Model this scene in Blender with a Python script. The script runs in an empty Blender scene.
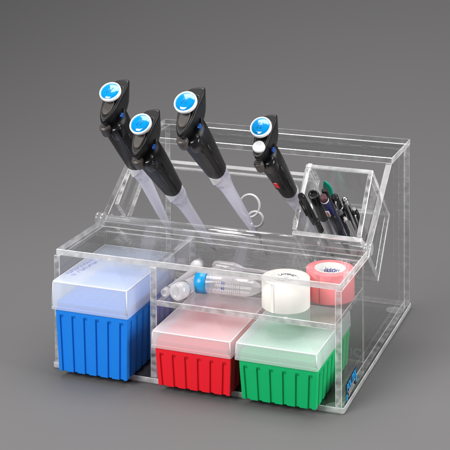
import bpy, bmesh, math, random
from mathutils import Vector, Matrix, Euler
random.seed(4)
S = 0.001                       # everything below is written in millimetres
scn = bpy.context.scene
COL = scn.collection
PI = math.pi

# ------------------------------------------------------------------ materials
def new_mat(name):
    m = bpy.data.materials.new(name); m.use_nodes = True
    nt = m.node_tree; nt.nodes.clear()
    out = nt.nodes.new('ShaderNodeOutputMaterial')
    return m, nt, out
def node(nt, typ, **kw):
    n = nt.nodes.new(typ)
    for k, v in kw.items():
        if k in n.inputs: n.inputs[k].default_value = v
        else: setattr(n, k, v)
    return n
def math_n(nt, op, a, b=None, clamp=False):
    n = nt.nodes.new('ShaderNodeMath'); n.operation = op; n.use_clamp = clamp
    for i, v in enumerate((a, b)):
        if v is None: continue
        if isinstance(v, (int, float)): n.inputs[i].default_value = v
        else: nt.links.new(v, n.inputs[i])
    return n.outputs[0]
def facing(nt):
    """1 - |N.I| : grazing term that works from both sides of a thin sheet"""
    g = nt.nodes.new('ShaderNodeNewGeometry')
    d = nt.nodes.new('ShaderNodeVectorMath'); d.operation = 'DOT_PRODUCT'
    nt.links.new(g.outputs['Normal'], d.inputs[0]); nt.links.new(g.outputs['Incoming'], d.inputs[1])
    a = math_n(nt, 'ABSOLUTE', d.outputs['Value'])
    return math_n(nt, 'SUBTRACT', 1.0, a, True)
def schlick(nt, f0=0.04):
    p = math_n(nt, 'POWER', facing(nt), 5.0)
    return math_n(nt, 'ADD', math_n(nt, 'MULTIPLY', p, 1 - f0), f0, True)
def mix(nt, fac, a, b):
    m = nt.nodes.new('ShaderNodeMixShader')
    if isinstance(fac, (int, float)): m.inputs[0].default_value = fac
    else: nt.links.new(fac, m.inputs[0])
    nt.links.new(a, m.inputs[1]); nt.links.new(b, m.inputs[2])
    return m.outputs[0]
def objcoord(nt, scale=(1, 1, 1)):
    tc = nt.nodes.new('ShaderNodeTexCoord')
    mp = nt.nodes.new('ShaderNodeMapping'); mp.inputs['Scale'].default_value = scale
    nt.links.new(tc.outputs['Object'], mp.inputs['Vector'])
    return mp.outputs[0]
def noise(nt, scale, detail=2, vec=None, lo=0.35, hi=0.65):
    n = node(nt, 'ShaderNodeTexNoise', Scale=scale, Detail=detail)
    if vec is not None: nt.links.new(vec, n.inputs['Vector'])
    r = nt.nodes.new('ShaderNodeMapRange')
    r.inputs['From Min'].default_value = lo; r.inputs['From Max'].default_value = hi
    nt.links.new(n.outputs['Fac'], r.inputs['Value'])
    return r.outputs[0]

def clear_mat(name, tint=(0.994, 0.994, 0.994), f0=0.04):
    m, nt, out = new_mat(name)
    t = node(nt, 'ShaderNodeBsdfTransparent', Color=(*tint, 1))
    g = node(nt, 'ShaderNodeBsdfGlossy', Roughness=0.015)
    bu = node(nt, 'ShaderNodeBump', Strength=0.35, Distance=0.0004); bn = node(nt, 'ShaderNodeTexNoise', Scale=22, Detail=1)
    nt.links.new(bn.outputs['Fac'], bu.inputs['Height']); nt.links.new(bu.outputs[0], g.inputs['Normal'])
    # faint dust and wiping marks
    s = node(nt, 'ShaderNodeBsdfDiffuse', Color=(0.9, 0.9, 0.92, 1))
    base = mix(nt, math_n(nt, 'MULTIPLY', noise(nt, 60, 5), 0.004), t.outputs[0], s.outputs[0])
    nt.links.new(mix(nt, schlick(nt, f0), base, g.outputs[0]), out.inputs[0])
    return m
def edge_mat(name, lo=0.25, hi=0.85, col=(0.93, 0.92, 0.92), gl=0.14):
    """sawn and polished sheet edge: whitish mottle painted in for piped light and refracted sparkle"""
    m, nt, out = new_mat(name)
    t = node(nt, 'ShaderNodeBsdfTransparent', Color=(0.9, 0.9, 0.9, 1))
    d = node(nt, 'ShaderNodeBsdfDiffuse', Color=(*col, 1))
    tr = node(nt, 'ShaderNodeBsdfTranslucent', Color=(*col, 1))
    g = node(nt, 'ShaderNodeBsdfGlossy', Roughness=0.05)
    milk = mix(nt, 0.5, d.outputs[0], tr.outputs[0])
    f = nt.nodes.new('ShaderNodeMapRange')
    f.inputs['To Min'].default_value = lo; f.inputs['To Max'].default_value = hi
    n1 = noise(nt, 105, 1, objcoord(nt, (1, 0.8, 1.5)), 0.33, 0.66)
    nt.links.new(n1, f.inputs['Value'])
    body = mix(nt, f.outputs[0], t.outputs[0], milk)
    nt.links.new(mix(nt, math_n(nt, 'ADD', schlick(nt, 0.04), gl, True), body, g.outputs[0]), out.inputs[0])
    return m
def frost_mat(name, col=(0.9, 0.92, 0.95), base=0.3, gain=0.5, rough=0.2, gloss=0.05):
    """milky polypropylene: the more it is seen edge-on, the denser"""
    m, nt, out = new_mat(name)
    t = node(nt, 'ShaderNodeBsdfTransparent', Color=(0.97, 0.97, 0.97, 1))
    d = node(nt, 'ShaderNodeBsdfDiffuse', Color=(*col, 1))
    tr = node(nt, 'ShaderNodeBsdfTranslucent', Color=(*col, 1))
    g = node(nt, 'ShaderNodeBsdfGlossy', Roughness=rough)
    milk = mix(nt, 0.45, d.outputs[0], tr.outputs[0])
    f = math_n(nt, 'ADD', math_n(nt, 'MULTIPLY', math_n(nt, 'POWER', facing(nt), 2.0), gain), base, True)
    f = math_n(nt, 'ADD', f, math_n(nt, 'MULTIPLY', noise(nt, 30, 2), 0.03), True)
    body = mix(nt, f, t.outputs[0], milk)
    nt.links.new(mix(nt, schlick(nt, gloss), body, g.outputs[0]), out.inputs[0])
    return m
def plastic(name, col, rough=0.4, spec=0.5, bump=0.0, bscale=900, sss=0.0, metallic=0.0, vary=0.06, coat=0.0):
    m, nt, out = new_mat(name)
    p = nt.nodes.new('ShaderNodeBsdfPrincipled')
    n = noise(nt, 35, 4)
    mx = nt.nodes.new('ShaderNodeMix'); mx.data_type = 'RGBA'
    mx.inputs[6].default_value = (*[c * (1 - vary) for c in col], 1)
    mx.inputs[7].default_value = (*[min(1, c * (1 + vary)) for c in col], 1)
    nt.links.new(n, mx.inputs[0]); nt.links.new(mx.outputs[2], p.inputs['Base Color'])
    p.inputs['Roughness'].default_value = rough; p.inputs['Specular IOR Level'].default_value = spec
    p.inputs['Metallic'].default_value = metallic; p.inputs['Coat Weight'].default_value = coat
    if sss:
        p.inputs['Subsurface Weight'].default_value = sss
        p.inputs['Subsurface Radius'].default_value = (1, 1, 1); p.inputs['Subsurface Scale'].default_value = 0.003
    if bump:
        b = node(nt, 'ShaderNodeBump', Strength=bump, Distance=0.0003)
        nn = node(nt, 'ShaderNodeTexNoise', Scale=bscale, Detail=3)
        nt.links.new(nn.outputs['Fac'], b.inputs['Height']); nt.links.new(b.outputs[0], p.inputs['Normal'])
    nt.links.new(p.outputs[0], out.inputs[0])
    return m

M = {}
M['clear'] = clear_mat('clear_acrylic')
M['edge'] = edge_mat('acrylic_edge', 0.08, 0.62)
M['edge_bright'] = edge_mat('acrylic_edge_bright', 0.5, 0.85, (0.97, 0.97, 0.97))  # lit copy of the edge: side light put into its whiteness
M['edge_soft'] = edge_mat('acrylic_edge_soft', 0.02, 0.14, gl=0.02)  # same edge with most of the painted light left out
M['line'] = edge_mat('painted_arris_glint', 0.75, 1.0, (1, 1, 1))  # white bevel strip, a highlight painted along the sheet borders
M['rod'] = frost_mat('clear_rod', (0.95, 0.95, 0.97), 0.0, 0.5, 0.03, 0.1)
M['frost'] = frost_mat('frosted_lid', (0.91, 0.945, 0.975), 0.56, 0.30)
M['bead'] = frost_mat('frosted_lid_bead', (0.97, 0.97, 0.98), 0.75, 0.2)
M['lav'] = frost_mat('lavender_barrel', (0.84, 0.83, 0.95), 0.42, 0.4, 0.25)
M['wrap'] = frost_mat('clear_collar', (0.9, 0.89, 0.97), 0.22, 0.6, 0.12, 0.08)
M['tube'] = frost_mat('tube_plastic', (0.96, 0.93, 0.96), 0.34, 0.6, 0.08, 0.06)
M['tubecap'] = frost_mat('tube_cap_plastic', (0.95, 0.95, 0.97), 0.4, 0.5, 0.2)
M['blue'] = plastic('blue_rack', (0.004, 0.19, 0.70), 0.42, 0.4, 0.03, 500, vary=0.02)
M['red'] = plastic('red_rack', (0.74, 0.008, 0.020), 0.42, 0.4, 0.03, 500, vary=0.02)
M['green'] = plastic('green_rack', (0.0, 0.40, 0.125), 0.42, 0.4, 0.03, 500, vary=0.02)
M['black'] = plastic('black_handle', (0.006, 0.006, 0.007), 0.36, 0.28, 0.15, 1500)
M['blackg'] = plastic('black_gloss', (0.008, 0.008, 0.009), 0.2, 0.35)
M['taupe'] = plastic('taupe_button', (0.06, 0.052, 0.048), 0.4, 0.4, 0.1)
M['rim'] = plastic('white_rim', (0.85, 0.86, 0.88), 0.3, 0.5)
M['capblue'] = plastic('blue_button', (0.0, 0.20, 0.48), 0.12, 0.5, coat=0.6, vary=0.12)
M['capdark'] = plastic('blue_button_mark', (0.0, 0.19, 0.51), 0.25, 0.5)
M['white'] = plastic('white_plastic', (0.82, 0.82, 0.82), 0.4)
M['redp'] = plastic('red_latch', (0.8, 0.02, 0.02), 0.3)
M['bluep'] = plastic('blue_mark', (0.0, 0.05, 0.25), 0.3)
M['tapew'] = plastic('white_tape', (0.84, 0.81, 0.76), 0.55, 0.3, 0.05, 700, 0.1, vary=0.015)
M['tapep'] = plastic('pink_tape', (1.0, 0.29, 0.31), 0.5, 0.3, 0.05, 700, 0.1, vary=0.015)
M['core'] = plastic('card_core', (0.78, 0.77, 0.75), 0.7, 0.2)
M['inkk'] = plastic('black_ink', (0.02, 0.02, 0.03), 0.5)
M['inkb'] = plastic('blue_ink', (0.03, 0.06, 0.35), 0.5)
M['inkv'] = plastic('violet_ink', (0.25, 0.26, 0.44), 0.5)
M['inkg'] = plastic('grey_ink', (0.35, 0.34, 0.34), 0.5)
M['cyan'] = plastic('blue_tube_cap', (0.005, 0.31, 0.66), 0.3, 0.5)
M['stickb'] = plastic('sticker_black', (0.008, 0.008, 0.009), 0.6, 0.2)
M['stickc'] = plastic('sticker_blue', (0.0, 0.32, 0.75), 0.4)
M['stickw'] = plastic('sticker_white', (0.6, 0.6, 0.6), 0.4)
M['steel'] = plastic('steel', (0.75, 0.75, 0.76), 0.2, 0.5, metallic=1.0)
M['navy'] = plastic('navy_pen', (0.012, 0.014, 0.075), 0.25, 0.5)
M['maroon'] = plastic('maroon_tip', (0.045, 0.01, 0.016), 0.3)
M['penwhite'] = plastic('pen_white', (0.75, 0.75, 0.75), 0.3)
M['ringgrey'] = plastic('pale_grey_ring', (0.5, 0.49, 0.49), 0.25, 0.5)
M['greenp'] = plastic('green_clip', (0.0, 0.42, 0.27), 0.3)
M['foot'] = frost_mat('rubber_foot', (0.95, 0.95, 0.95), 0.4, 0.6, 0.1, 0.06)
M['penclear'] = frost_mat('pen_barrel_clear', (0.6, 0.6, 0.62), 0.2, 0.6, 0.08, 0.08)

# ------------------------------------------------------------------ object helpers
def link(name, me, parent=None):
    o = bpy.data.objects.new(name, me); COL.objects.link(o)
    if parent: o.parent = parent
    return o
def thing(name, label, cat, loc=(0, 0, 0), group=None):
    o = bpy.data.objects.new(name, None); COL.objects.link(o)
    o.empty_display_size = 0.01
    o.location = Vector(loc) * S
    tag(o, label, cat, group); return o
def tag(o, label, cat, group=None):
    o['label'] = label; o['category'] = cat
    if group: o['group'] = group
    return o
class MB:
    """collects geometry (mm) and links it as one mesh"""
    def __init__(s): s.v = []; s.f = []; s.mi = []; s.sm = []
    def add(s, vs, fs, mi=0, smooth=False, mat=None):
        b = len(s.v)
        for p in vs:
            p = Vector(p)
            if mat is not None: p = mat @ p
            s.v.append(p)
        for i, f in enumerate(fs):
            s.f.append([b + k for k in f]); s.mi.append(mi[i] if isinstance(mi, list) else mi); s.sm.append(smooth)
    def prism(s, poly, a0, a1, axis='x', mi_face=0, mi_edge=1, mat=None, edges=None):
        """poly: 2-D outline extruded from a0 to a1 along axis"""
        def P(a, b, c):
            return {'x': (c, a, b), 'y': (a, c, b), 'z': (a, b, c)}[axis]
        n = len(poly)
        vs = [P(a, b, a0) for a, b in poly] + [P(a, b, a1) for a, b in poly]
        fs = [list(range(n))[::-1], list(range(n, 2 * n))]
        mi = [mi_face, mi_face]
        for i in range(n):
            j = (i + 1) % n
            fs.append([i, j, n + j, n + i]); mi.append(mi_edge if edges is None else edges[i])
        s.add(vs, fs, mi, False, mat)
    def box(s, x0, x1, y0, y1, z0, z1, big='z', mi=(0, 1), mat=None):
        r = {'x': ([(y0, z0), (y1, z0), (y1, z1), (y0, z1)], x0, x1), 'y': ([(x0, z0), (x1, z0), (x1, z1), (x0, z1)], y0, y1),
             'z': ([(x0, y0), (x1, y0), (x1, y1), (x0, y1)], z0, z1)}[big]
        s.prism(*r, axis=big, mi_face=mi[0], mi_edge=mi[1], mat=mat)
    def loft(s, rings, mi=0, smooth=True, mat=None, cap0=True, cap1=True, mic=None):
        n = len(rings[0]); vs = [p for r in rings for p in r]; fs = []
        for k in range(len(rings) - 1):
            for i in range(n):
                j = (i + 1) % n
                fs.append([k * n + i, k * n + j, (k + 1) * n + j, (k + 1) * n + i])
        s.add(vs, fs, mi, smooth, mat)
        m2 = mi if mic is None else mic
        if cap0: s.add(rings[0], [list(range(n))[::-1]], m2, False, mat)
        if cap1: s.add(rings[-1], [list(range(n))], m2, False, mat)
    def lathe(s, prof, seg=40, mi=0, mat=None, cap0=True, cap1=True, smooth=True):
        """prof: (radius, z) list about the z axis"""
        rings = [[(r * math.cos(2 * PI * i / seg), r * math.sin(2 * PI * i / seg), z) for i in range(seg)] for r, z in prof]
        s.loft(rings, mi, smooth, mat, cap0, cap1)
    def tube(s, pts, r, seg=12, mi=0, mat=None, closed=False):
        pts = [Vector(p) for p in pts]; n = len(pts); rings = []
        prev = None
        for k, p in enumerate(pts):
            a = pts[(k - 1) % n] if (closed or k > 0) else p
            b = pts[(k + 1) % n] if (closed or k < n - 1) else p
            t = (b - a).normalized()
            if prev is None:
                prev = t.orthogonal().normalized()
            prev = (prev - t * prev.dot(t)).normalized()
            c = t.cross(prev)
            rr = r[k] if isinstance(r, (list, tuple)) else r
            rings.append([p + prev * rr * math.cos(2 * PI * i / seg) + c * rr * math.sin(2 * PI * i / seg) for i in range(seg)])
        if closed: rings.append(rings[0])
        s.loft(rings, mi, True, mat, not closed, not closed)
    def build(s, name, mats, parent=None, bevel=0, seg=2, fix=True):
        sheet = isinstance(mats, (list, tuple)) and mats[0] == 'clear' and bevel
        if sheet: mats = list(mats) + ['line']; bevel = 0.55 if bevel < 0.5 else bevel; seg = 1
        me = bpy.data.meshes.new(name)
        me.from_pydata([tuple(p * S) for p in s.v], [], s.f)
        for m in (mats if isinstance(mats, (list, tuple)) else [mats]): me.materials.append(M[m])
        for p, mi, sm in zip(me.polygons, s.mi, s.sm): p.material_index = mi; p.use_smooth = sm
        if fix:
            bm = bmesh.new(); bm.from_mesh(me)
            bmesh.ops.remove_doubles(bm, verts=bm.verts, dist=1e-6)
            bmesh.ops.recalc_face_normals(bm, faces=bm.faces)
            bm.to_mesh(me); bm.free()
        for e in me.edges: pass
        o = link(name, me, parent)
        if bevel:
            b = o.modifiers.new('bevel', 'BEVEL'); b.width = bevel * S; b.segments = seg
            b.limit_method = 'ANGLE'; b.angle_limit = math.radians(40); b.harden_normals = False
            if sheet: b.material = len(mats) - 1
        return o
def smooth_by_angle(o, deg=35):
    me = o.data
    bm = bmesh.new(); bm.from_mesh(me)
    for f in bm.faces: f.smooth = True
    for e in bm.edges:
        if len(e.link_faces) == 2 and e.calc_face_angle(0) > math.radians(deg): e.smooth = False
    bm.to_mesh(me); bm.free()
def rrect(x0, x1, y0, y1, r, k=4):
    pts = []
    for cx, cy, a in ((x1 - r, y1 - r, 0), (x0 + r, y1 - r, 90), (x0 + r, y0 + r, 180), (x1 - r, y0 + r, 270)):
        for i in range(k + 1):
            t = math.radians(a + 90 * i / k); pts.append((cx + r * math.cos(t), cy + r * math.sin(t)))
    return pts
def text_mesh(body, size, depth=0.15, shear=0.0, bold=0.0, space=1.0):
    """(verts, faces) of a word, centred, millimetres, x right / y up"""
    cu = bpy.data.curves.new('word', 'FONT'); cu.body = body; cu.size = size; cu.extrude = depth; cu.shear = shear
    cu.offset = bold; cu.space_character = space; cu.resolution_u = 3
    cu.align_x = 'CENTER'; cu.align_y = 'CENTER'
    o = bpy.data.objects.new('word', cu); COL.objects.link(o)
    dg = bpy.context.evaluated_depsgraph_get()
    me = bpy.data.meshes.new_from_object(o.evaluated_get(dg))
    vs = [v.co.copy() for v in me.vertices]; fs = [list(p.vertices) for p in me.polygons]
    bpy.data.objects.remove(o); bpy.data.curves.remove(cu); bpy.data.meshes.remove(me)
    return vs, fs

# ------------------------------------------------------------------ acrylic stand
W = 289.0
stand = thing('acrylic_stand', 'clear acrylic bench stand with hinged front lid, shelf and slanted open back', 'organizer')
CE = ['clear', 'edge']
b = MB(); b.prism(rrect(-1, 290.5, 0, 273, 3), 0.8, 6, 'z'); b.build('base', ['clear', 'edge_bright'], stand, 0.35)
side = [(0, 6.2), (0, 111.3), (92, 111.3), (96, 119), (190, 180), (194, 178), (194, 178), (267.8, 178), (267.8, 6.2)]
side = [(0, 6.2), (0, 111.3), (97, 111.3), (103, 117), (191, 177.8), (273, 177.8), (273, 6.2)]
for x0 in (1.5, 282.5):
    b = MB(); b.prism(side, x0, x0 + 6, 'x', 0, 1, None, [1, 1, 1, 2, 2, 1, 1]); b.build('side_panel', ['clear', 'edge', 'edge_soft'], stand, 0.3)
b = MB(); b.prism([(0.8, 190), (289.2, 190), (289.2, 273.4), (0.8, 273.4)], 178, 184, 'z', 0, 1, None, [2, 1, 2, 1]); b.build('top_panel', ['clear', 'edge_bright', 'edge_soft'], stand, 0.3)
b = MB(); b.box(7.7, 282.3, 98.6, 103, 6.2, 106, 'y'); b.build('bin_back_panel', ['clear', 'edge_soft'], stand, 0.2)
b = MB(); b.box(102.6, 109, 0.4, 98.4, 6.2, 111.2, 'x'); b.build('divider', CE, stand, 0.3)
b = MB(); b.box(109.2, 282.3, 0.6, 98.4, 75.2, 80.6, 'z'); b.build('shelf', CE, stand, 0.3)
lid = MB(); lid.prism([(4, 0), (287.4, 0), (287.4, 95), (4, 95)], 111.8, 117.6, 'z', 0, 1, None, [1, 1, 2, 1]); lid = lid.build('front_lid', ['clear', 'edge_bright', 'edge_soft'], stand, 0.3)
# hinge rod and its end discs
HY, HZ = 103.0, 118.0
rot_x = Matrix.Rotation(PI / 2, 4, 'Y')
def at(x, y, z): return Matrix.Translation(Vector((x, y, z)))
b = MB(); b.lathe([(4.3, 8.0), (4.3, 281.5)], 28, 0, at(0, HY, HZ) @ rot_x)
b.build('hinge_rod', 'rod', stand)
for xa, xb in ((-1.5, 1.3), (3.6, 7.0), (283.4, 287.0), (288.7, 291)):
    b = MB(); b.lathe([(5.6, xa), (6.1, xa + .5), (6.1, xb - .5), (5.6, xb)], 32, 0, at(0, HY - 3, HZ) @ rot_x)
    b.build('hinge_disc', 'rod', stand)
# tilted rails that carry the pipettes, with their end cheeks
for x0 in (12.0, 206.5):
    b = MB(); b.prism([(114, 130.4), (140.6, 103.7), (196.3, 151.8), (168, 177)], x0, x0 + 4.5, 'x'); b.build('rail_cheek', CE, stand, 0.2)
ul = Vector((0, .70, -.70))
b = MB(); b.prism([(182, 159.2), (193, 149.5), (196, 152), (185, 161.8)], 16.6, 206.3, 'x', 1, 1, None, [0, 1, 0, 1]); b.build('support_rail', ['clear', 'edge_soft'], stand)
for x, y in ((279.5, 12), (276, 258), (12, 12), (12, 258)):
    b = MB(); b.lathe([(9, 0.0), (9.6, 0.4), (9.6, 0.75)], 32, 0, at(x, y, 0)); b.build('foot', 'foot', stand)
# sticker on the right side panel
st = MB(); Ms = at(288.6, 0, 0)
R8 = at(288.52, 32, 15.2) @ Matrix.Rotation(math.radians(7), 4, 'X') @ Matrix(((0, 0, 1, 0), (1, 0, 0, 0), (0, 1, 0, 0), (0, 0, 0, 1)))
st.prism(rrect(-18.5, 18.5, -8.3, 8.3, 0.8), 0, 0.25, 'z', 0, 0, R8)
sk = st.build('maker_label', 'stickb', stand)
tx = MB()
vs, fs = text_mesh('POLTEX', 9.0, 0.06, 0.25, 0.25); tx.add(vs, fs, 0, False, R8 @ at(0, 3.2, 0.35))
tx.prism([(-17.6, -7.6), (-14.2, -7.6), (-14.2, -1.4), (-17.6, -1.4)], 0.26, 0.34, 'z', 0, 0, R8)
for x in (14.4,):
    tx.prism([(x, -6.8), (x + 3.1, -6.8), (x + 3.1, 0.6), (x, 0.6)], 0.26, 0.34, 'z', 0, 0, R8)
tx.build('lettering', 'stickc', sk)
tw = MB()
for k, (y, wd) in enumerate(((-1.6, 22), (-3.9, 18), (-6.2, 21))):
    x = -wd / 2 - 1
    while x < wd / 2 - 1:
        l = random.uniform(1.2, 3.4)
        tw.prism([(x, y - .45), (x + l, y - .45), (x + l, y + .45), (x, y + .45)], 0.26, 0.33, 'z', 0, 0, R8); x += l + 0.6
tw.build('small_print', 'stickw', sk)
vs, fs = text_mesh('IC', 12, 0.1, 0, 0.2)
b = MB(); b.add(vs, fs, 0, False, at(273.5, 103.3, 13.5) @ Matrix.Rotation(PI / 2, 4, 'X')); b.build('frosted_letters', 'rim', stand)

# pen bin (hangs tilted on the hinge rod)
U = Vector((0, .743, -.669)); N = Vector((0, .669, .743)); CC = Vector((0, 163, 63))
def slope_matrix(x, o, s, leanx=0.0, roll=0.0, tip=0.0):
    """local z up along the tilt, y = N, x = right"""
    p = Vector((x, 0, 0)) + CC + N * o - U * s
    m = Matrix(((1, N.x, -U.x, p.x), (0, N.y, -U.y, p.y), (0, N.z, -U.z, p.z), (0, 0, 0, 1)))
    return m @ Matrix.Rotation(leanx, 4, 'Y') @ Matrix.Rotation(tip, 4, 'X') @ Matrix.Rotation(roll, 4, 'Z')
TB = slope_matrix(0, 0, 0)
binx = thing('pen_bin', 'clear open acrylic pen cup hanging tilted at right end of stand', 'pen holder', CC + Vector((248, 0, 0)))
def in_bin(mb): 
    mb.v = [p - (CC + Vector((248, 0, 0))) for p in mb.v]; return mb
X0, X1 = 212.5, 281.8
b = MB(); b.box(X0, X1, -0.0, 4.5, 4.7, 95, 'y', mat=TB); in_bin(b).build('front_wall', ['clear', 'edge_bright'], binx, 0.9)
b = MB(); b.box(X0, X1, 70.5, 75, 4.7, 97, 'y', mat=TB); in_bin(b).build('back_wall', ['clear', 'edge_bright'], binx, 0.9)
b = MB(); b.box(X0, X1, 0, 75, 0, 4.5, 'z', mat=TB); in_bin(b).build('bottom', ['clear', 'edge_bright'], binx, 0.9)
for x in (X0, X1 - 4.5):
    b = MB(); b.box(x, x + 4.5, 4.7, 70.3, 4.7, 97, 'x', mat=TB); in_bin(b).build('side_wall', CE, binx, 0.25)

# ------------------------------------------------------------------ pipette tip boxes
def tip_box(name, label, cat, mat, x0, zt, zl, depth=113, script=False, wl=78.5, yf=-15.5):
    """x0: left of lid, zt: lid top, zl: lid bottom (mm)"""
    t = thing(name, label, cat, (x0 + wl / 2, yf + depth / 2, 6.1), 'hinged lid pipette tip boxes in the lower bins')
    ox, oy, oz = x0 + wl / 2, yf + depth / 2, 6.1
    H = zl - oz + 0.8
    def outline(inset, g):
        """rounded footprint with narrow vertical grooves on all four sides (g = groove depth)"""
        hx, hy = wl / 2 - 2.6 - inset, depth / 2 - 1.6 - inset
        pts = []
        def sidep(n, L):
            out = []
            first = L * 0.16; step = (2 * L - 2 * first) / (n - 1); gw = 1.6
            for k in range(n):
                c = -L + first + k * step
                out += [(c - gw - 0.6, 0), (c - gw, g), (c + gw, g), (c + gw + 0.6, 0)]
            return out
        for a, d in sidep(6, hx): pts.append((a, -hy + d))
        pts += [(hx, -hy)]
        for a, d in sidep(8, hy): pts.append((hx - d, a))
        pts += [(hx, hy)]
        for a, d in sidep(6, hx): pts.append((-a, hy - d))
        pts += [(-hx, hy)]
        for a, d in sidep(8, hy): pts.append((-hx + d, -a))
        pts += [(-hx, -hy)]
        return pts
    b = MB()
    levels = [(0, 2.0, 1.7), (0.8, 1.9, 1.7), (H - 8.5, 0.2, 1.7), (H - 5.5, 0.1, 0.001), (H, 0.0, 0.001)]
    rings = [[(x + 1.6, y, z) for x, y in outline(i, g)] for z, i, g in levels]
    b.loft(rings, 0, False, None, True, True)
    body = b.build('rack_body', mat, t, 0.35, 1)
    # inner collar and deck with the tops of the tips, seen through the lid
    cz = zl - oz + (zt - zl) * (0.24 if script else 0.42)
    b = MB(); b.prism(rrect(-wl / 2 + 3.6, wl / 2 - 3.6, -depth / 2 + 3.6, depth / 2 - 3.6, 3), H - 0.2, cz, 'z', 0, 0)
    b.build('rack_deck', mat, t, 0.4)
    b = MB()
    for i in range(8):
        for j in range(12):
            x = (i - 3.5) * 8.4; y = (j - 5.5) * 8.4
            b.lathe([(2.9, cz + 0.05), (2.9, cz + 0.7), (2.2, cz + 0.7), (2.0, cz + 0.3)], 10, 0, at(x, y, 0), False, True)
    b.build('tip_tops', mat, t)
    # lid: thin milky shell
    def shell(h0, h1, ins, r):
        return [(x, y, h0) for x, y in rrect(-wl / 2 + ins, wl / 2 - ins, -depth / 2 + ins, depth / 2 - ins, r, 4)]
    z0, z1 = zl - oz, zt - oz
    b = MB()
    rings = [shell(z0, 0, 0, 1.8), shell(z0 + 2.6, 0, 0, 1.8), shell(z0 + 2.8, 0, 0.5, 1.8), shell(z1 - 1.6, 0, 0.9, 1.8), shell(z1 - .5, 0, 1.3, 1.8), shell(z1, 0, 2.4, 1.6)]
    b.loft(rings, 0, True, None, False, True)
    lo = b.build('lid', 'frost', t, fix=True); smooth_by_angle(lo, 28)
    b = MB(); hx, hy = wl / 2 - 1.5, depth / 2 - 1.5
    b.tube([(x, y, z1 - 0.55) for x, y in rrect(-hx, hx, -hy, hy, 1.4, 4)], 0.62, 8, closed=True)
    for sx in (-1, 1):
        for sy in (-1, 1): b.tube([(sx * (hx - .1), sy * (hy - .1), z1 - 1), (sx * (hx + .75), sy * (hy + .75), z0 + 2.9)], 0.55, 8)
    b.build('lid_edge', 'bead', lo)
    # moulded latch tab on the lid's right flank and small gate mark on top
    b = MB(); b.box(wl / 2 - 0.6, wl / 2 + 0.5, -2, 10, z0 + .5, z1 - 4, 'x', (0, 0)); b.build('latch_tab', 'frost', lo, 0.3)
    b = MB(); b.lathe([(2.4, 0), (2.4, .5), (1.8, .8)], 20, 0, at(-wl / 2 + 26, depth / 2 - 42, z1)); b.build('gate_mark', 'rim', lo)
    if script:
        b = MB(); Mt = at(-wl / 2 + 14, -6, z1 + 0.05) @ Matrix.Rotation(math.radians(84), 4, 'Z')
        for k, (yy, L, ph) in enumerate(((5.5, 60, 0.0), (-1.6, 66, 1.3))):
            pts = []
            a = -L / 2
            while a < L / 2:
                pts.append((a + 0.9 * math.sin(a * 2.3 + ph), yy + 2.5 * math.sin(a * 2.9 + ph) * (0.5 + 0.5 * math.sin(a * .63 + ph) ** 2), 0.0)); a += 0.35
                if random.random() < 0.035:
                    if len(pts) > 3: b.tube(pts, 0.36, 4, 0, Mt)
                    pts = []; a += 1.6
            if len(pts) > 3: b.tube(pts, 0.36, 4, 0, Mt)
        b.build('handwriting', 'inkv', lo)
    return t
tip_box('tip_box', 'tall blue pipette tip box with frosted lid in left bin', 'tip box', 'blue', 7.9, 92.7, 66.0, 116, True, 80.0, -18.5)
tip_box('tip_box', 'low red pipette tip box with pinkish frosted lid, between blue and green boxes', 'tip box', 'red', 109.8, 57.5, 42.2, wl=79.5)
tip_box('tip_box', 'low green pipette tip box with frosted lid under the shelf at right', 'tip box', 'green', 192.4, 57.7, 42.4)

# ------------------------------------------------------------------ pipettes
def oval(pts, z, scale=1.0, c=(0, 6)):
    return [(c[0] + (x - c[0]) * scale, c[1] + (y - c[1]) * scale, z) for x, y in pts]
def catmull(ctrl, k=5):
    n = len(ctrl); out = []
    for i in range(n):
        p0, p1, p2, p3 = (Vector(ctrl[(i + d) % n]) for d in (-1, 0, 1, 2))
        for j in range(k):
            t = j / k
            out.append(tuple(0.5 * ((2 * p1) + (p2 - p0) * t + (2 * p0 - 5 * p1 + 4 * p2 - p3) * t * t + (3 * p1 - p0 - 3 * p2 + p3) * t ** 3)))
    return out
def handle_ring(z, rx, ry, cy=0, flat=0.0, n=40, cx=0):
    out = []
    for i in range(n):
        a = 2 * PI * i / n; e = 0.82
        c, s_ = math.cos(a), math.sin(a)
        out.append((cx + rx * math.copysign(abs(c) ** e, c), cy + ry * math.copysign(abs(s_) ** e, s_), z))
    return out
HEAD = [(1, 32), (9.0, 33), (11.0, 26.5), (9.2, 13), (8.2, 1), (5.6, -9), (2.1, -16.5), (-2.1, -16.5), (-6.0, -10), (-8.4, 1), (-9.2, 12), (-7.8, 22), (-4.5, 29)]
ZK = 0.82
class PB(MB):
    def build(s, *a, **k):
        for p in s.v:
            if p.z > 0: p.z *= ZK
        return MB.build(s, *a, **k)
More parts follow.
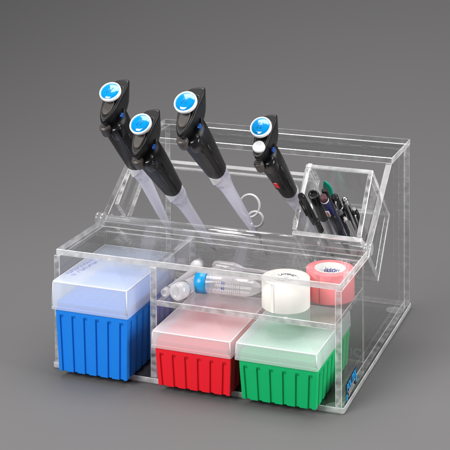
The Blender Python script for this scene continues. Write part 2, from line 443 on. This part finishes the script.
def pipette(label, group, kind='a'):
    MB = PB
    t = thing('pipette', label, 'pipette', (0, 0, 0), group)
    small = kind == 'b'
    k = 0.84 if small else 1.0
    # handle
    b = MB()
    hs = [(0, 9.2, 9.0, 0), (1.2, 9.8, 9.6, 0), (12, 10.2, 10.2, 0), (40, 11.6, 11.8, 0), (70, 12.8, 13.2, 0), (92, 12.6, 13.4, 0.5), (100, 9.5, 12.0, 2)]
    b.loft([handle_ring(z, rx * k, ry * k, cy) for z, rx, ry, cy in hs])
    # raised ridge line down the side of the grip
    h = b.build('handle', 'black', t)
    b = MB(); b.tube([(6.2 * k, -8.6 * k, 8), (7.6 * k, -9.6 * k, 30), (8.6 * k, -10.4 * k, 60), (8.2 * k, -10.6 * k, 84)], 0.75, 8)
    b.tube([(9.4 * k, -3.6 * k, 6), (11.3 * k, -4.5 * k, 40), (12.4 * k, -5 * k, 76)], 0.7, 8); b.build('grip_seam', 'blackg', h)
    # head with finger hook
    hd = catmull([(x * (0.9 if small else 1), y * (0.92 if small else 1)) for x, y in HEAD], 4)
    def slanted(z, sc, dz):     # top plane tips towards the chin
        return [(x, y, zz + dz * (y - 6) / 20) for x, y, zz in oval(hd, z, sc)]
    b = MB()
    b.loft([slanted(86, 0.5, 2.5), slanted(92, 0.66, 3), slanted(101, 0.80, 3.2), slanted(111, 0.93, 2.8), slanted(117, 1.0, 2.2), slanted(119, 0.965, 2.1), slanted(120, 0.91, 2.0)])
    head = b.build('head', 'black', t)
    # outlined thumb panel, inset button
    ZT = lambda y: 120 + 2.0 * (y - 6) / 20
    pan = [(x * 0.74, (y - 6) * 0.74 + 3.5) for x, y in hd]
    b = MB(); b.tube([(x, y, ZT(y) + 0.05) for x, y in pan], 0.42, 6, closed=True); b.build('panel_line', 'taupe', head)
    if not small:
        bt = catmull([(0, 7.5), (4.6, 5), (4.9, -2), (3.2, -8.2), (0, -9.8), (-3.2, -8.2), (-4.9, -2), (-4.6, 5)], 4)
        b = MB(); b.loft([[(x, y, ZT(y) - 1) for x, y in bt], [(x, y, ZT(y) + 2.0) for x, y in bt], [(x * .85, y * .88, ZT(y) + 2.9) for x, y in bt]])
        b.build('thumb_button', 'taupe', head)
    else:
        b = MB(); b.lathe([(5.9, 118.5), (5.9, 122.4), (5.2, 123.2)], 32, 0, at(0.3, -5.2, 0)); b.build('round_button', 'white', head)
        b = MB(); b.tube([(5.0 * math.sin(a), -5 - 8.8 * math.cos(a), ZT(-12) + .4) for a in [i * .22 - 1.1 for i in range(11)]], 0.9, 8); b.build('button_bezel', 'taupe', head)
    # plunger: stem, white rim, blue cap
    pr_ = 10.5 if small else 10.9
    b = MB(); b.lathe([(4.6, 118), (4.6, 127.5)], 24, 0, at(0, 11.5, 0)); pl = b.build('plunger', 'blackg', t)
    b = MB(); b.lathe([(pr_ - 2.2, 126.6), (pr_ - .3, 127.4), (pr_, 129.2), (pr_, 131.2), (pr_ - .5, 132.1), (pr_ - 1.2, 132.2), (pr_ - 1.4, 131.3)], 48, 0, at(0, 11.5, 0)); b.build('plunger_rim', 'rim', pl)
    b = MB(); b.lathe([(pr_ - 1.4, 131.25), (pr_ - 1.7, 131.9), (pr_ - 5, 132.7), (1.2, 133.1)], 48, 0, at(0, 11.5, 0)); cp = b.build('plunger_cap', 'capblue', pl)
    b = MB(); 
    for dx in (-1.7, 1.5): b.tube([(dx - .6, 9.0, 133.0), (dx, 12, 133.15), (dx + .8, 15, 132.9)], 0.55, 6)
    b.build('cap_mark', 'capdark', cp)
    # tip ejector knob and its black boss
    b = MB(); b.lathe([(5.0 * k, 92), (5.4 * k, 93), (5.4 * k, 104.5), (4.7 * k, 106.2), (2, 106.6)], 28, 0, at(-1.6, -15.5, 0))
    kn = b.build('ejector_knob', 'taupe', t)
    b = MB()
    for dz in (-2, 0, 2): b.tube([(-3.8, -15.5 + dz, 106.75), (0.6, -15.5 + dz, 106.75)], 0.35, 6)
    b.build('knob_ribs', 'blackg', kn)
    b = MB(); b.lathe([(6.2, 80), (6.8, 84), (6.8, 97), (5.6, 99.5), (3, 100.2)], 28, 0, at(6.0 * k, -10.5 * k, 0)); b.build('ejector_boss', 'blackg', t)
    b = MB(); b.box(9.5 * k, 12.2 * k, -2.2, 2.4, 101, 107, 'x', (0, 0)); b.build('volume_mark', 'bluep', t, 0.8)
    # below the grip: label, crumpled clear collar, lavender barrel
    if not small:
        b = MB(); arc = [math.radians(165 + 12 * q) for q in range(13)]
        low = [-6, -7, -10, -13, -15, -17, -16, -14, -12, -9, -7, -5, -3]
        vs = []
        for a, zl in zip(arc, low): vs += [(9.9 * math.cos(a), 9.9 * math.sin(a), -0.3), (10.1 * math.cos(a), 10.1 * math.sin(a), zl)]
        vs2 = [(v[0] * .97, v[1] * .97, v[2]) for v in vs]; n2 = len(vs); fs = []
        for q in range(12):
            fs += [[2 * q, 2 * q + 1, 2 * q + 3, 2 * q + 2], [n2 + 2 * q, n2 + 2 * q + 2, n2 + 2 * q + 3, n2 + 2 * q + 1], [2 * q, 2 * q + 2, n2 + 2 * q + 2, n2 + 2 * q], [2 * q + 1, n2 + 2 * q + 1, n2 + 2 * q + 3, 2 * q + 3]]
        fs += [[0, n2, n2 + 1, 1], [n2 - 2, n2 - 1, 2 * n2 - 1, 2 * n2 - 2]]
        b.add(vs + vs2, fs); b.build('paper_label', 'white', t)
    rr = random.Random(3); rings = []
    for z, r in ((0, 8.8), (-5, 9.6), (-10, 8.8), (-16, 9.4), (-22, 8.2), (-28, 7.4)):
        rings.append([(r * k * (1 + rr.uniform(-.07, .07)) * math.cos(2 * PI * i / 18), r * k * (1 + rr.uniform(-.07, .07)) * math.sin(2 * PI * i / 18), z + rr.uniform(-1, 1)) for i in range(18)])
    b = MB(); b.loft(rings, 0, False, None, False, False); b.build('collar', 'wrap', t)
    b = MB(); b.lathe([(8.0 * k, 0), (7.7 * k, -24), (6.6 * k, -36), (5.2 * k, -88), (3.8 * k, -118), (1.9 * k, -146)], 28, cap0=False); b.build('barrel', 'lav', t)
    if small:
        b = MB(); b.lathe([(10.4 * k, -3), (10.9 * k, -2), (10.9 * k, 2), (10.4 * k, 3)], 40, cap0=False, cap1=False); b.build('clear_ring', 'wrap', t)
        b = MB(); b.box(-3.1, 1.4, -13.2 * k, -9.5 * k, 33, 45, 'y', (0, 0)); b.build('red_latch', 'redp', t, 0.9)
        b = MB(); b.box(-5, 4.2, -12.2 * k, -8.6 * k, 27, 76, 'y', (0, 0)); b.build('side_plate', 'blackg', t, 1.2)
    return t
def place(o, m):
    m = m.copy(); m.translation *= S
    o.matrix_world = m
def copy_tree(o, parent=None):
    c = o.copy(); COL.objects.link(c)
    if parent is not None: c.parent = parent
    for ch in list(o.children): copy_tree(ch, c)
    return c
GP = 'blue capped black pipettes standing in the rack'
p3 = pipette('black pipette with blue push button and grey thumb pad, standing just left of the scissors', GP)
p1 = copy_tree(p3); p2 = copy_tree(p3)
p1['label'] = 'blue capped black pipette at far left, half hidden behind its neighbour'
p2['label'] = 'blue capped black pipette second from left, overlapping the one behind it'
p4 = pipette('slimmer black pipette with white round button and red latch beside the pen cup', GP, 'b')
place(p3, slope_matrix(151.3, 22, 173, math.radians(-1.4), math.radians(-4)))
place(p1, slope_matrix(41.5, 47, 121.0, math.radians(0.9), math.radians(-4), math.radians(-5)))
place(p2, slope_matrix(90.1, 22, 124, math.radians(-1.5), math.radians(-4)))
place(p4, slope_matrix(202.5, 42, 100.0, math.radians(-2.8), math.radians(-3)))

# ------------------------------------------------------------------ scissors
sc = thing('scissors', 'scissors standing handle up between the pipettes, two pale finger rings showing', 'scissors')
LD = Vector((0, .85, .5))
def ringpts(cx, cl, rx, rl, n=40):
    return [Vector((cx + rx * math.cos(a), 0, 0)) + LD * (cl + rl * math.sin(a)) for a in [2 * PI * i / n for i in range(n)]]
b = MB(); b.tube(ringpts(0, -2.5, 10.8, 11.4), 1.35, 10, closed=True); b.build('finger_ring', 'ringgrey', sc)
b = MB(); b.tube(ringpts(7.2, -15.5, 8.2, 7.8), 1.35, 10, closed=True); b.build('finger_ring', 'ringgrey', sc)
for sgn in (1, -1):
    p0 = LD * (-14 if sgn < 0 else -20) + Vector((1.5 if sgn < 0 else 3.0, 0, 0))
    b = MB(); b.tube([p0, p0 + Vector((0, -3, -14)), Vector((1 - sgn, -14 + sgn, -48))], [1.2, 1.9, 2.0], 8)
    b.tube([Vector((1 - sgn, -14 + sgn, -48)), Vector((1 + sgn, -16 + sgn, -90))], [2.0, 0.5], 8); b.build('blade', 'steel', sc)
place(sc, slope_matrix(148.5, 45, 56, 0, 0))

# ------------------------------------------------------------------ pens in the bin
def pen(name, label, cat, x, o, s0, lean=0.0, roll=0.0):
    t = thing(name, label, cat, (0, 0, 0), 'pens and markers in the tilted clear cup')
    place(t, slope_matrix(x, o, s0, math.radians(lean), math.radians(roll))); return t
# local z = 0 is the visible top end, the body runs to negative z
t = pen('ballpoint_pen', 'leftmost thin black pen with side clip in the clear cup', 'pen', 227.2, 22, 137, -1.0)
b = MB(); b.lathe([(2.2, 0), (3.1, -1), (3.5, -4), (3.7, -40), (3.4, -58)], 20); b.build('cap', 'blackg', t)
b = MB(); b.lathe([(3.1, -58), (3.1, -118), (1, -129)], 20, cap0=False); b.build('barrel', 'penclear', t)
b = MB(); b.tube([(-1, -2.8, -3), (-1.4, -5, -6), (-1.4, -4.8, -34)], 0.9, 8); b.build('clip', 'black', t)
t = pen('marker', 'thick black marker with hollow cap end, second from left in the cup', 'marker', 230.5, 37, 110, 0.5)
b = MB(); b.lathe([(3.2, -2.0), (3.4, -0.2), (4.9, 0), (5.3, -1), (5.5, -50)], 28); b.build('cap', 'blackg', t)
b = MB(); b.lathe([(5.1, -50), (5.1, -92), (4.6, -98)], 28, cap0=False); b.build('barrel', 'rim', t)
t = pen('ballpoint_pen', 'navy blue pen with maroon end and white emblem in the clear cup', 'pen', 243.6, 31, 119, -0.5)
b = MB(); b.lathe([(3.0, 0), (3.8, -0.8), (4.1, -5)], 24); b.build('end_button', 'maroon', t)
b = MB(); b.lathe([(4.2, -5), (4.25, -7)], 24, cap0=False, cap1=False); b.build('ring', 'penwhite', t)
b = MB(); b.lathe([(4.2, -7), (4.4, -40), (4.2, -100), (1, -112)], 24, cap0=False); b.build('barrel', 'navy', t)
b = MB(); b.box(-2.2, 1.8, -5.0, -4.2, -33, -22, 'y', (0, 0)); b.build('emblem', 'penwhite', t, 0.3)
b = MB(); b.box(-0.6, 0.2, -5.3, -5.0, -31.5, -23.5, 'y', (0, 0), ); b.build('emblem_mark', 'redp', t)
t = pen('ballpoint_pen', 'black pen with shiny grip rings, right of the navy pen', 'pen', 249.2, 41, 101, 0.8)
b = MB(); b.lathe([(2.2, 0), (3.6, -1), (3.9, -22)], 22); b.build('cap', 'blackg', t)
b = MB(); b.lathe([(4.1, -22), (4.1, -25), (3.7, -26), (3.7, -28), (4.1, -29), (4.1, -32)], 22); b.build('grip_rings', 'steel', t)
b = MB(); b.lathe([(3.6, -32), (3.5, -86), (1, -94)], 22, cap0=False); b.build('barrel', 'black', t)
b = MB(); b.tube([(1, -3.4, -3), (1.3, -5.3, -6), (1.3, -5, -30)], 0.9, 8); b.build('clip', 'steel', t)
t = pen('ballpoint_pen', 'silver pen topped by a small chrome ball in the clear cup', 'pen', 255.6, 46, 86, 0)
b = MB(); b.lathe([(0.8, 2.6), (2.2, 1.8), (2.9, 0), (2.2, -1.8), (1.6, -3)], 22); b.build('ball_end', 'steel', t)
b = MB(); b.lathe([(2.0, -3), (3.4, -5), (3.6, -76), (1, -82)], 22, cap0=False); b.build('barrel', 'steel', t)
b = MB(); b.tube([(-1.2, -3.2, -7), (-1.6, -5, -10), (-1.6, -4.7, -36)], 0.8, 8); b.build('clip', 'blackg', t)
t = pen('ballpoint_pen', 'rightmost slim black and silver click pen in the clear cup', 'pen', 264.3, 41, 76, 1.2)
b = MB(); b.lathe([(1.6, 2), (1.6, -3)], 16); b.build('click_button', 'steel', t)
b = MB(); b.lathe([(2.6, -3), (3.2, -6), (3.3, -66), (1, -70)], 20); b.build('barrel', 'blackg', t)
b = MB(); b.tube([(0.5, -3, -5), (0.8, -4.6, -8), (0.8, -4.4, -30)], 0.9, 8); b.build('clip', 'steel', t)
t = pen('ballpoint_pen', 'slim plain black pen tucked behind the marker and the navy pen', 'pen', 237.5, 47, 99, 0.5)
b = MB(); b.lathe([(2.0, 1.5), (2.9, 0), (3.1, -4), (3.1, -30)], 20); b.build('cap', 'black', t)
b = MB(); b.lathe([(2.8, -30), (2.8, -84), (1, -91)], 20, cap0=False); b.build('barrel', 'blackg', t)
t = pen('ballpoint_pen', 'clear barrelled pen with dark refill low at the front of the clear cup', 'pen', 237.0, 13, 104, 0.3)
b = MB(); b.lathe([(1.8, 1), (2.8, 0), (2.9, -22)], 20); b.build('cap', 'blackg', t)
b = MB(); b.lathe([(2.7, -22), (2.7, -88), (.8, -97)], 20, cap0=False); b.build('barrel', 'penclear', t)
b = MB(); b.tube([(0, 0, -22), (0, 0, -92)], 1.1, 8); b.build('refill', 'inkk', t)
t = pen('ballpoint_pen', 'thin black pen leaning between the black ringed pen and the silver pen', 'pen', 249.5, 24, 92, 1.0)
b = MB(); b.lathe([(1.6, 1.6), (2.6, 0), (2.8, -26)], 20); b.build('cap', 'blackg', t)
b = MB(); b.lathe([(2.6, -26), (2.6, -78), (.8, -86)], 20, cap0=False); b.build('barrel', 'black', t)
t = pen('ballpoint_pen', 'short thin silver pen in front of the chrome ball pen', 'pen', 259.0, 27, 84, 0.6)
b = MB(); b.lathe([(1.2, 2), (1.4, 0), (2.3, -0.6), (2.5, -4), (2.5, -70), (.8, -78)], 20); b.build('barrel', 'steel', t)
b = MB(); b.tube([(0.2, -2.3, -3), (0.4, -3.8, -5), (0.4, -3.6, -26)], 0.6, 8); b.build('clip', 'blackg', t)
t = pen('spatula', 'green pointed plastic blade standing behind the navy pen', 'spatula', 235.2, 58, 98, -2, 12)
b = MB()
prof = [(0, 0.4), (-4, 2.0), (-9, 3.6), (-15, 4.4), (-22, 4.2), (-30, 3.0), (-60, 2.2), (-88, 2.0)]
b.loft([[(w * math.cos(a) + 0.35 * z * 0.12, 1.0 * math.sin(a) * min(1, w / 2), z) for a in [2 * PI * i / 16 for i in range(16)]] for z, w in prof])
b.build('blade', 'greenp', t)

# ------------------------------------------------------------------ tape rolls on the shelf
def bend_text(body, size, R, zc, centre_deg, shear=0, bold=0.1, flip=False):
    """word wrapped on the inside of a cylinder, readable from its axis; z up"""
    vs, fs = text_mesh(body, size, 0.08, shear, bold)
    out = []
    for v in vs:
        a = math.radians(centre_deg) - v.x / R
        r = R - 0.12 - v.z
        out.append((r * math.cos(a), r * math.sin(a), zc + v.y))
    return out, fs
def tape(label, x, y, R, h, Rc, mat, word, ink, size, shear, deg):
    t = thing('tape_roll', label, 'tape roll', (x, y, 80.75), 'tape rolls on the clear shelf')
    b = MB(); b.lathe([(Rc + 1.6, 0), (R - .4, 0), (R, .4), (R, h - .5), (R - .5, h), (Rc + 1.6, h)], 96, cap0=False, cap1=False)
    # fine winding rings on the flat end
    for k in range(7):
        rr = Rc + 2.6 + k * (R - Rc - 3.4) / 7
        b.lathe([(rr, h), (rr + .12, h + .05), (rr + .24, h)], 96, 0, cap0=False, cap1=False)
    a0 = math.radians(250); ends = [a0 + 0.02 * q for q in range(9)]
    vs = []
    for a in ends: vs += [((R + .35) * math.cos(a), (R + .35) * math.sin(a), 0.3), ((R + .35) * math.cos(a), (R + .35) * math.sin(a), h - 0.5)]
    b.add(vs, [[2 * q, 2 * q + 2, 2 * q + 3, 2 * q + 1] for q in range(8)], 0, True)
    b.build('tape', mat, t)
    b = MB(); b.lathe([(Rc + 1.6, 0), (Rc + 1.6, h + .3), (Rc, h + .3), (Rc, 0), (Rc + 1.6, 0)], 72, cap0=False, cap1=False)
    co = b.build('core', 'core', t)
    if shear:
        vs, fs = bend_text(word, size, Rc, h - 6.6, deg, shear)
        b = MB(); b.add(vs, fs); b.build('printed_word', ink, co)
    else:       # printed end disc closing the core, words running round its edge
        b = MB(); b.lathe([(Rc - 0.1, h - 1.6), (Rc - 0.1, h - 0.9), (3.0, h - 0.9), (3.0, h - 1.6)], 60, cap0=False, cap1=False); b.build('end_disc', 'core', co)
        b = MB()
        for c0 in (deg, deg + 180):
            vs, fs = text_mesh(word, size, 0.05, 0, 0.12); o2 = []
            for v in vs:
                a = math.radians(c0) - v.x / (Rc - 3); rr = Rc - 4 + v.y
                o2.append((rr * math.cos(a), rr * math.sin(a), h - 0.8 + v.z))
            b.add(o2, fs)
        b.build('printed_word', ink, co)
    return t, co
t, co = tape('white tape roll with black lettering inside its core, standing on the shelf', 227.4, 28.5, 22.4, 27.0, 13.0, 'tapew', 'LATENC', 'inkk', 5.2, 0, 98)
t2, co2 = tape('pink tape roll with blue script inside its core, at right end of shelf', 259.6, 64.5, 22.7, 27.5, 13.2, 'tapep', 'jasou', 'inkb', 7.4, 0.5, 104)
# ------------------------------------------------------------------ tubes on the shelf
ZS = 80.75
t = thing('centrifuge_tube', 'graduated clear tube with ribbed blue cap lying beside the white tape roll', 'tube', (137, 31.5, ZS))
Mx = at(0, 0, 10.2) @ Matrix.Rotation(math.radians(4), 4, 'Z') @ rot_x
rings = []
n = 60
for x, rr in ((0, 9.0), (.8, 9.9), (1.0, 10.1), (10.0, 10.1), (10.6, 9.6)):
    rings.append([((rr + (0.22 if (i % 2 and 0.9 < x < 11.3) else 0)) * math.cos(2 * PI * i / n), (rr + (0.22 if (i % 2 and 0.9 < x < 11.3) else 0)) * math.sin(2 * PI * i / n), x) for i in range(n)])
b = MB(); b.loft(rings, 0, True, Mx); b.build('cap', 'cyan', t)
b = MB(); b.lathe([(8.6, 11.2), (8.6, 50), (7.6, 55), (4.2, 62), (1.8, 64.4)], 40, 0, Mx, cap0=False); tb = b.build('tube_body', 'tube', t)
b = MB()
for k in range(15):
    x = 17 + k * 2.0; L = 1.05 if k % 5 == 0 else 0.62
    pts = [(-8.75 * math.sin(a) , -8.75 * math.cos(a), x) for a in [(-L + 2 * L * i / 8) - 0.05 for i in range(9)]]
    b.tube([(-p[0], p[1], p[2]) for p in pts], 0.12, 4, 0, Mx @ Matrix.Rotation(math.radians(0), 4, 'Z'))
b.build('graduations', 'inkg', tb)
b = MB()
for k, wd in enumerate(('50', '45')):
    vs, fs = text_mesh(wd, 3.6, 0.05, 0, 0.08)
    out = []
    for v in vs:
        a = (v.y + 4.2 - 5.0 * k) / 8.75; out.append((v.x + 28.5, -(8.72 + v.z) * math.cos(a), (8.72 + v.z) * math.sin(a)))
    b.add(out, fs, 0, False, at(0, 0, 10.2) @ Matrix.Rotation(math.radians(4), 4, 'Z'))
b.build('printed_numbers', 'inkb', tb)

def lying_tube(label, x, y, r, L, ang, capl, group='small capped tubes lying on the shelf'):
    t = thing('sample_tube', label, 'tube', (x, y, ZS), group)
    m = at(0, 0, r + .6) @ Matrix.Rotation(math.radians(ang), 4, 'Z') @ Matrix.Rotation(-PI / 2, 4, 'X')
    b = MB(); b.lathe([(r * .45, 1.0), (r * .55, 0.2), (r * .8, 0), (r, 0.6), (r + .3, capl), (r * .9, capl + .3)], 36, 0, m); b.build('cap', 'tubecap', t)
    b = MB(); b.lathe([(r * .88, capl), (r * .88, L - 10), (r * .3, L)], 32, 0, m, cap0=False); b.build('tube_body', 'tube', t)
    return t
lying_tube('clear sample tube with round frosted screw cap facing the front, near the divider', 127.8, 3.0, 7.8, 76, -14, 13)
lying_tube('slim clear sample tube lying against the divider, left of the wider tube', 113.6, 8.0, 3.9, 72, -3, 8)
t = thing('sample_vial', 'small vial with domed opaque white cap lying behind the blue capped tube', 'vial', (117.0, 76, ZS))
mv = at(0, 0, 6.6) @ Matrix.Rotation(-PI / 2, 4, 'X')
b = MB(); b.lathe([(0.6, -1.6), (3.2, -1.2), (5.0, 0.4), (5.9, 2.6), (6.1, 7)], 32, 0, mv); b.build('cap', 'white', t)
b = MB(); b.lathe([(5.2, 7), (5.2, 15.5), (2, 17)], 32, 0, mv, cap0=False); b.build('vial_body', 'tube', t)
t = thing('transfer_pipette', 'soft clear dropper with bulb and thin stem lying at the back of the shelf', 'dropper', (130.5, 91.6, ZS))
b = MB(); b.lathe([(2, 0), (4.6, 1.5), (5.4, 5), (5.4, 22), (3.8, 28), (1.9, 33), (1.7, 58), (1.0, 92)], 28, 0, at(0, 0, 5.6) @ rot_x); b.build('bulb_and_stem', 'tube', t)

# ------------------------------------------------------------------ backdrop (one seamless sweep of grey paper)
m, nt, out = new_mat('grey_paper')
p = nt.nodes.new('ShaderNodeBsdfPrincipled')
n1 = noise(nt, 3.0, 5, None, 0.3, 0.7)
mx = nt.nodes.new('ShaderNodeMix'); mx.data_type = 'RGBA'
mx.inputs[6].default_value = (0.099, 0.0965, 0.0975, 1); mx.inputs[7].default_value = (0.108, 0.1055, 0.1065, 1)
nt.links.new(n1, mx.inputs[0]); nt.links.new(mx.outputs[2], p.inputs['Base Color'])
p.inputs['Roughness'].default_value = 0.75; p.inputs['Specular IOR Level'].default_value = 0.25
bp = node(nt, 'ShaderNodeBump', Strength=0.12, Distance=0.0003); nn = node(nt, 'ShaderNodeTexNoise', Scale=700, Detail=3)
nt.links.new(nn.outputs['Fac'], bp.inputs['Height']); nt.links.new(bp.outputs[0], p.inputs['Normal'])
nt.links.new(p.outputs[0], out.inputs[0]); M['paper'] = m
prof = [(-2500, 0), (420, 0)]
for i in range(1, 33):
    a = PI / 2 * i / 32; prof.append((420 + 1700 * math.sin(a), 1700 - 1700 * math.cos(a)))
prof.append((2120, 3600))
b = MB(); vs = []; fs = []
for y, z in prof: vs += [(-3200, y, z), (2600, y, z)]
for i in range(len(prof) - 1): fs.append([2 * i, 2 * i + 1, 2 * i + 3, 2 * i + 2])
b.add(vs, fs, 0, True); bd = b.build('ground_backdrop', 'paper', None, fix=False); bd['kind'] = 'structure'

# ------------------------------------------------------------------ lights
def area(name, loc, target, sx, sy, power, col=(1, 1, 1)):
    l = bpy.data.lights.new(name, 'AREA'); l.shape = 'RECTANGLE'; l.size = sx; l.size_y = sy; l.energy = power; l.color = col
    o = bpy.data.objects.new(name, l); COL.objects.link(o)
    o.location = loc; o.rotation_euler = (Vector(target) - Vector(loc)).to_track_quat('-Z', 'Y').to_euler()
    return o
area('overhead_softbox', (0.10, 0.25, 1.25), (0.15, 0.05, 0), 1.1, 0.8, 25, (1.0, 0.99, 0.985))
area('left_softbox', (-0.55, -1.25, 1.0), (0.12, 0.0, 0.05), 0.8, 0.8, 39, (1.0, 0.99, 0.98))
area('right_softbox', (1.6, 0.0, 0.55), (0.15, 0.1, 0.1), 0.7, 0.9, 26)
wd = bpy.data.worlds.new('World'); scn.world = wd; wd.use_nodes = True
wd.node_tree.nodes['Background'].inputs[0].default_value = (0.9, 0.93, 1.0, 1)
wd.node_tree.nodes['Background'].inputs[1].default_value = 0.09

# ------------------------------------------------------------------ camera (rising-front lens, as in product photography)
f, cx, cy = 1304.086, 221.0515, -133.24
pitch, yaw, roll = 0.03641143, 0.36441259, -0.00605259
Cp = Vector((597.8318, -1104.0221, 530.4950)) * S
cw, sw = math.cos(yaw), math.sin(yaw)
fw = Vector((-sw * math.cos(pitch), cw * math.cos(pitch), -math.sin(pitch)))
rt = Vector((cw, sw, 0)); up = rt.cross(fw)
r2 = rt * math.cos(roll) + up * math.sin(roll); u2 = -rt * math.sin(roll) + up * math.cos(roll)
cam = bpy.data.cameras.new('camera'); co = bpy.data.objects.new('camera', cam); COL.objects.link(co)
bk = -fw
co.matrix_world = Matrix(((r2.x, u2.x, bk.x, Cp.x), (r2.y, u2.y, bk.y, Cp.y), (r2.z, u2.z, bk.z, Cp.z), (0, 0, 0, 1)))
cam.sensor_width = 36; cam.lens = f / 450 * 36
cam.shift_x = (225 - cx) / 450; cam.shift_y = (cy - 225) / 450
cam.clip_start = 0.01; cam.clip_end = 50
scn.camera = co

scn.render.engine = 'CYCLES'
c = scn.cycles
c.max_bounces = 14; c.transparent_max_bounces = 64; c.diffuse_bounces = 5; c.glossy_bounces = 6; c.transmission_bounces = 8
c.use_denoising = True; c.caustics_reflective = False; c.caustics_refractive = False
c.sample_clamp_indirect = 6
vs_ = scn.view_settings
scn.display_settings.display_device = 'sRGB'
vs_.view_transform = 'Standard'; vs_.look = 'None'; vs_.exposure = 0; vs_.gamma = 1
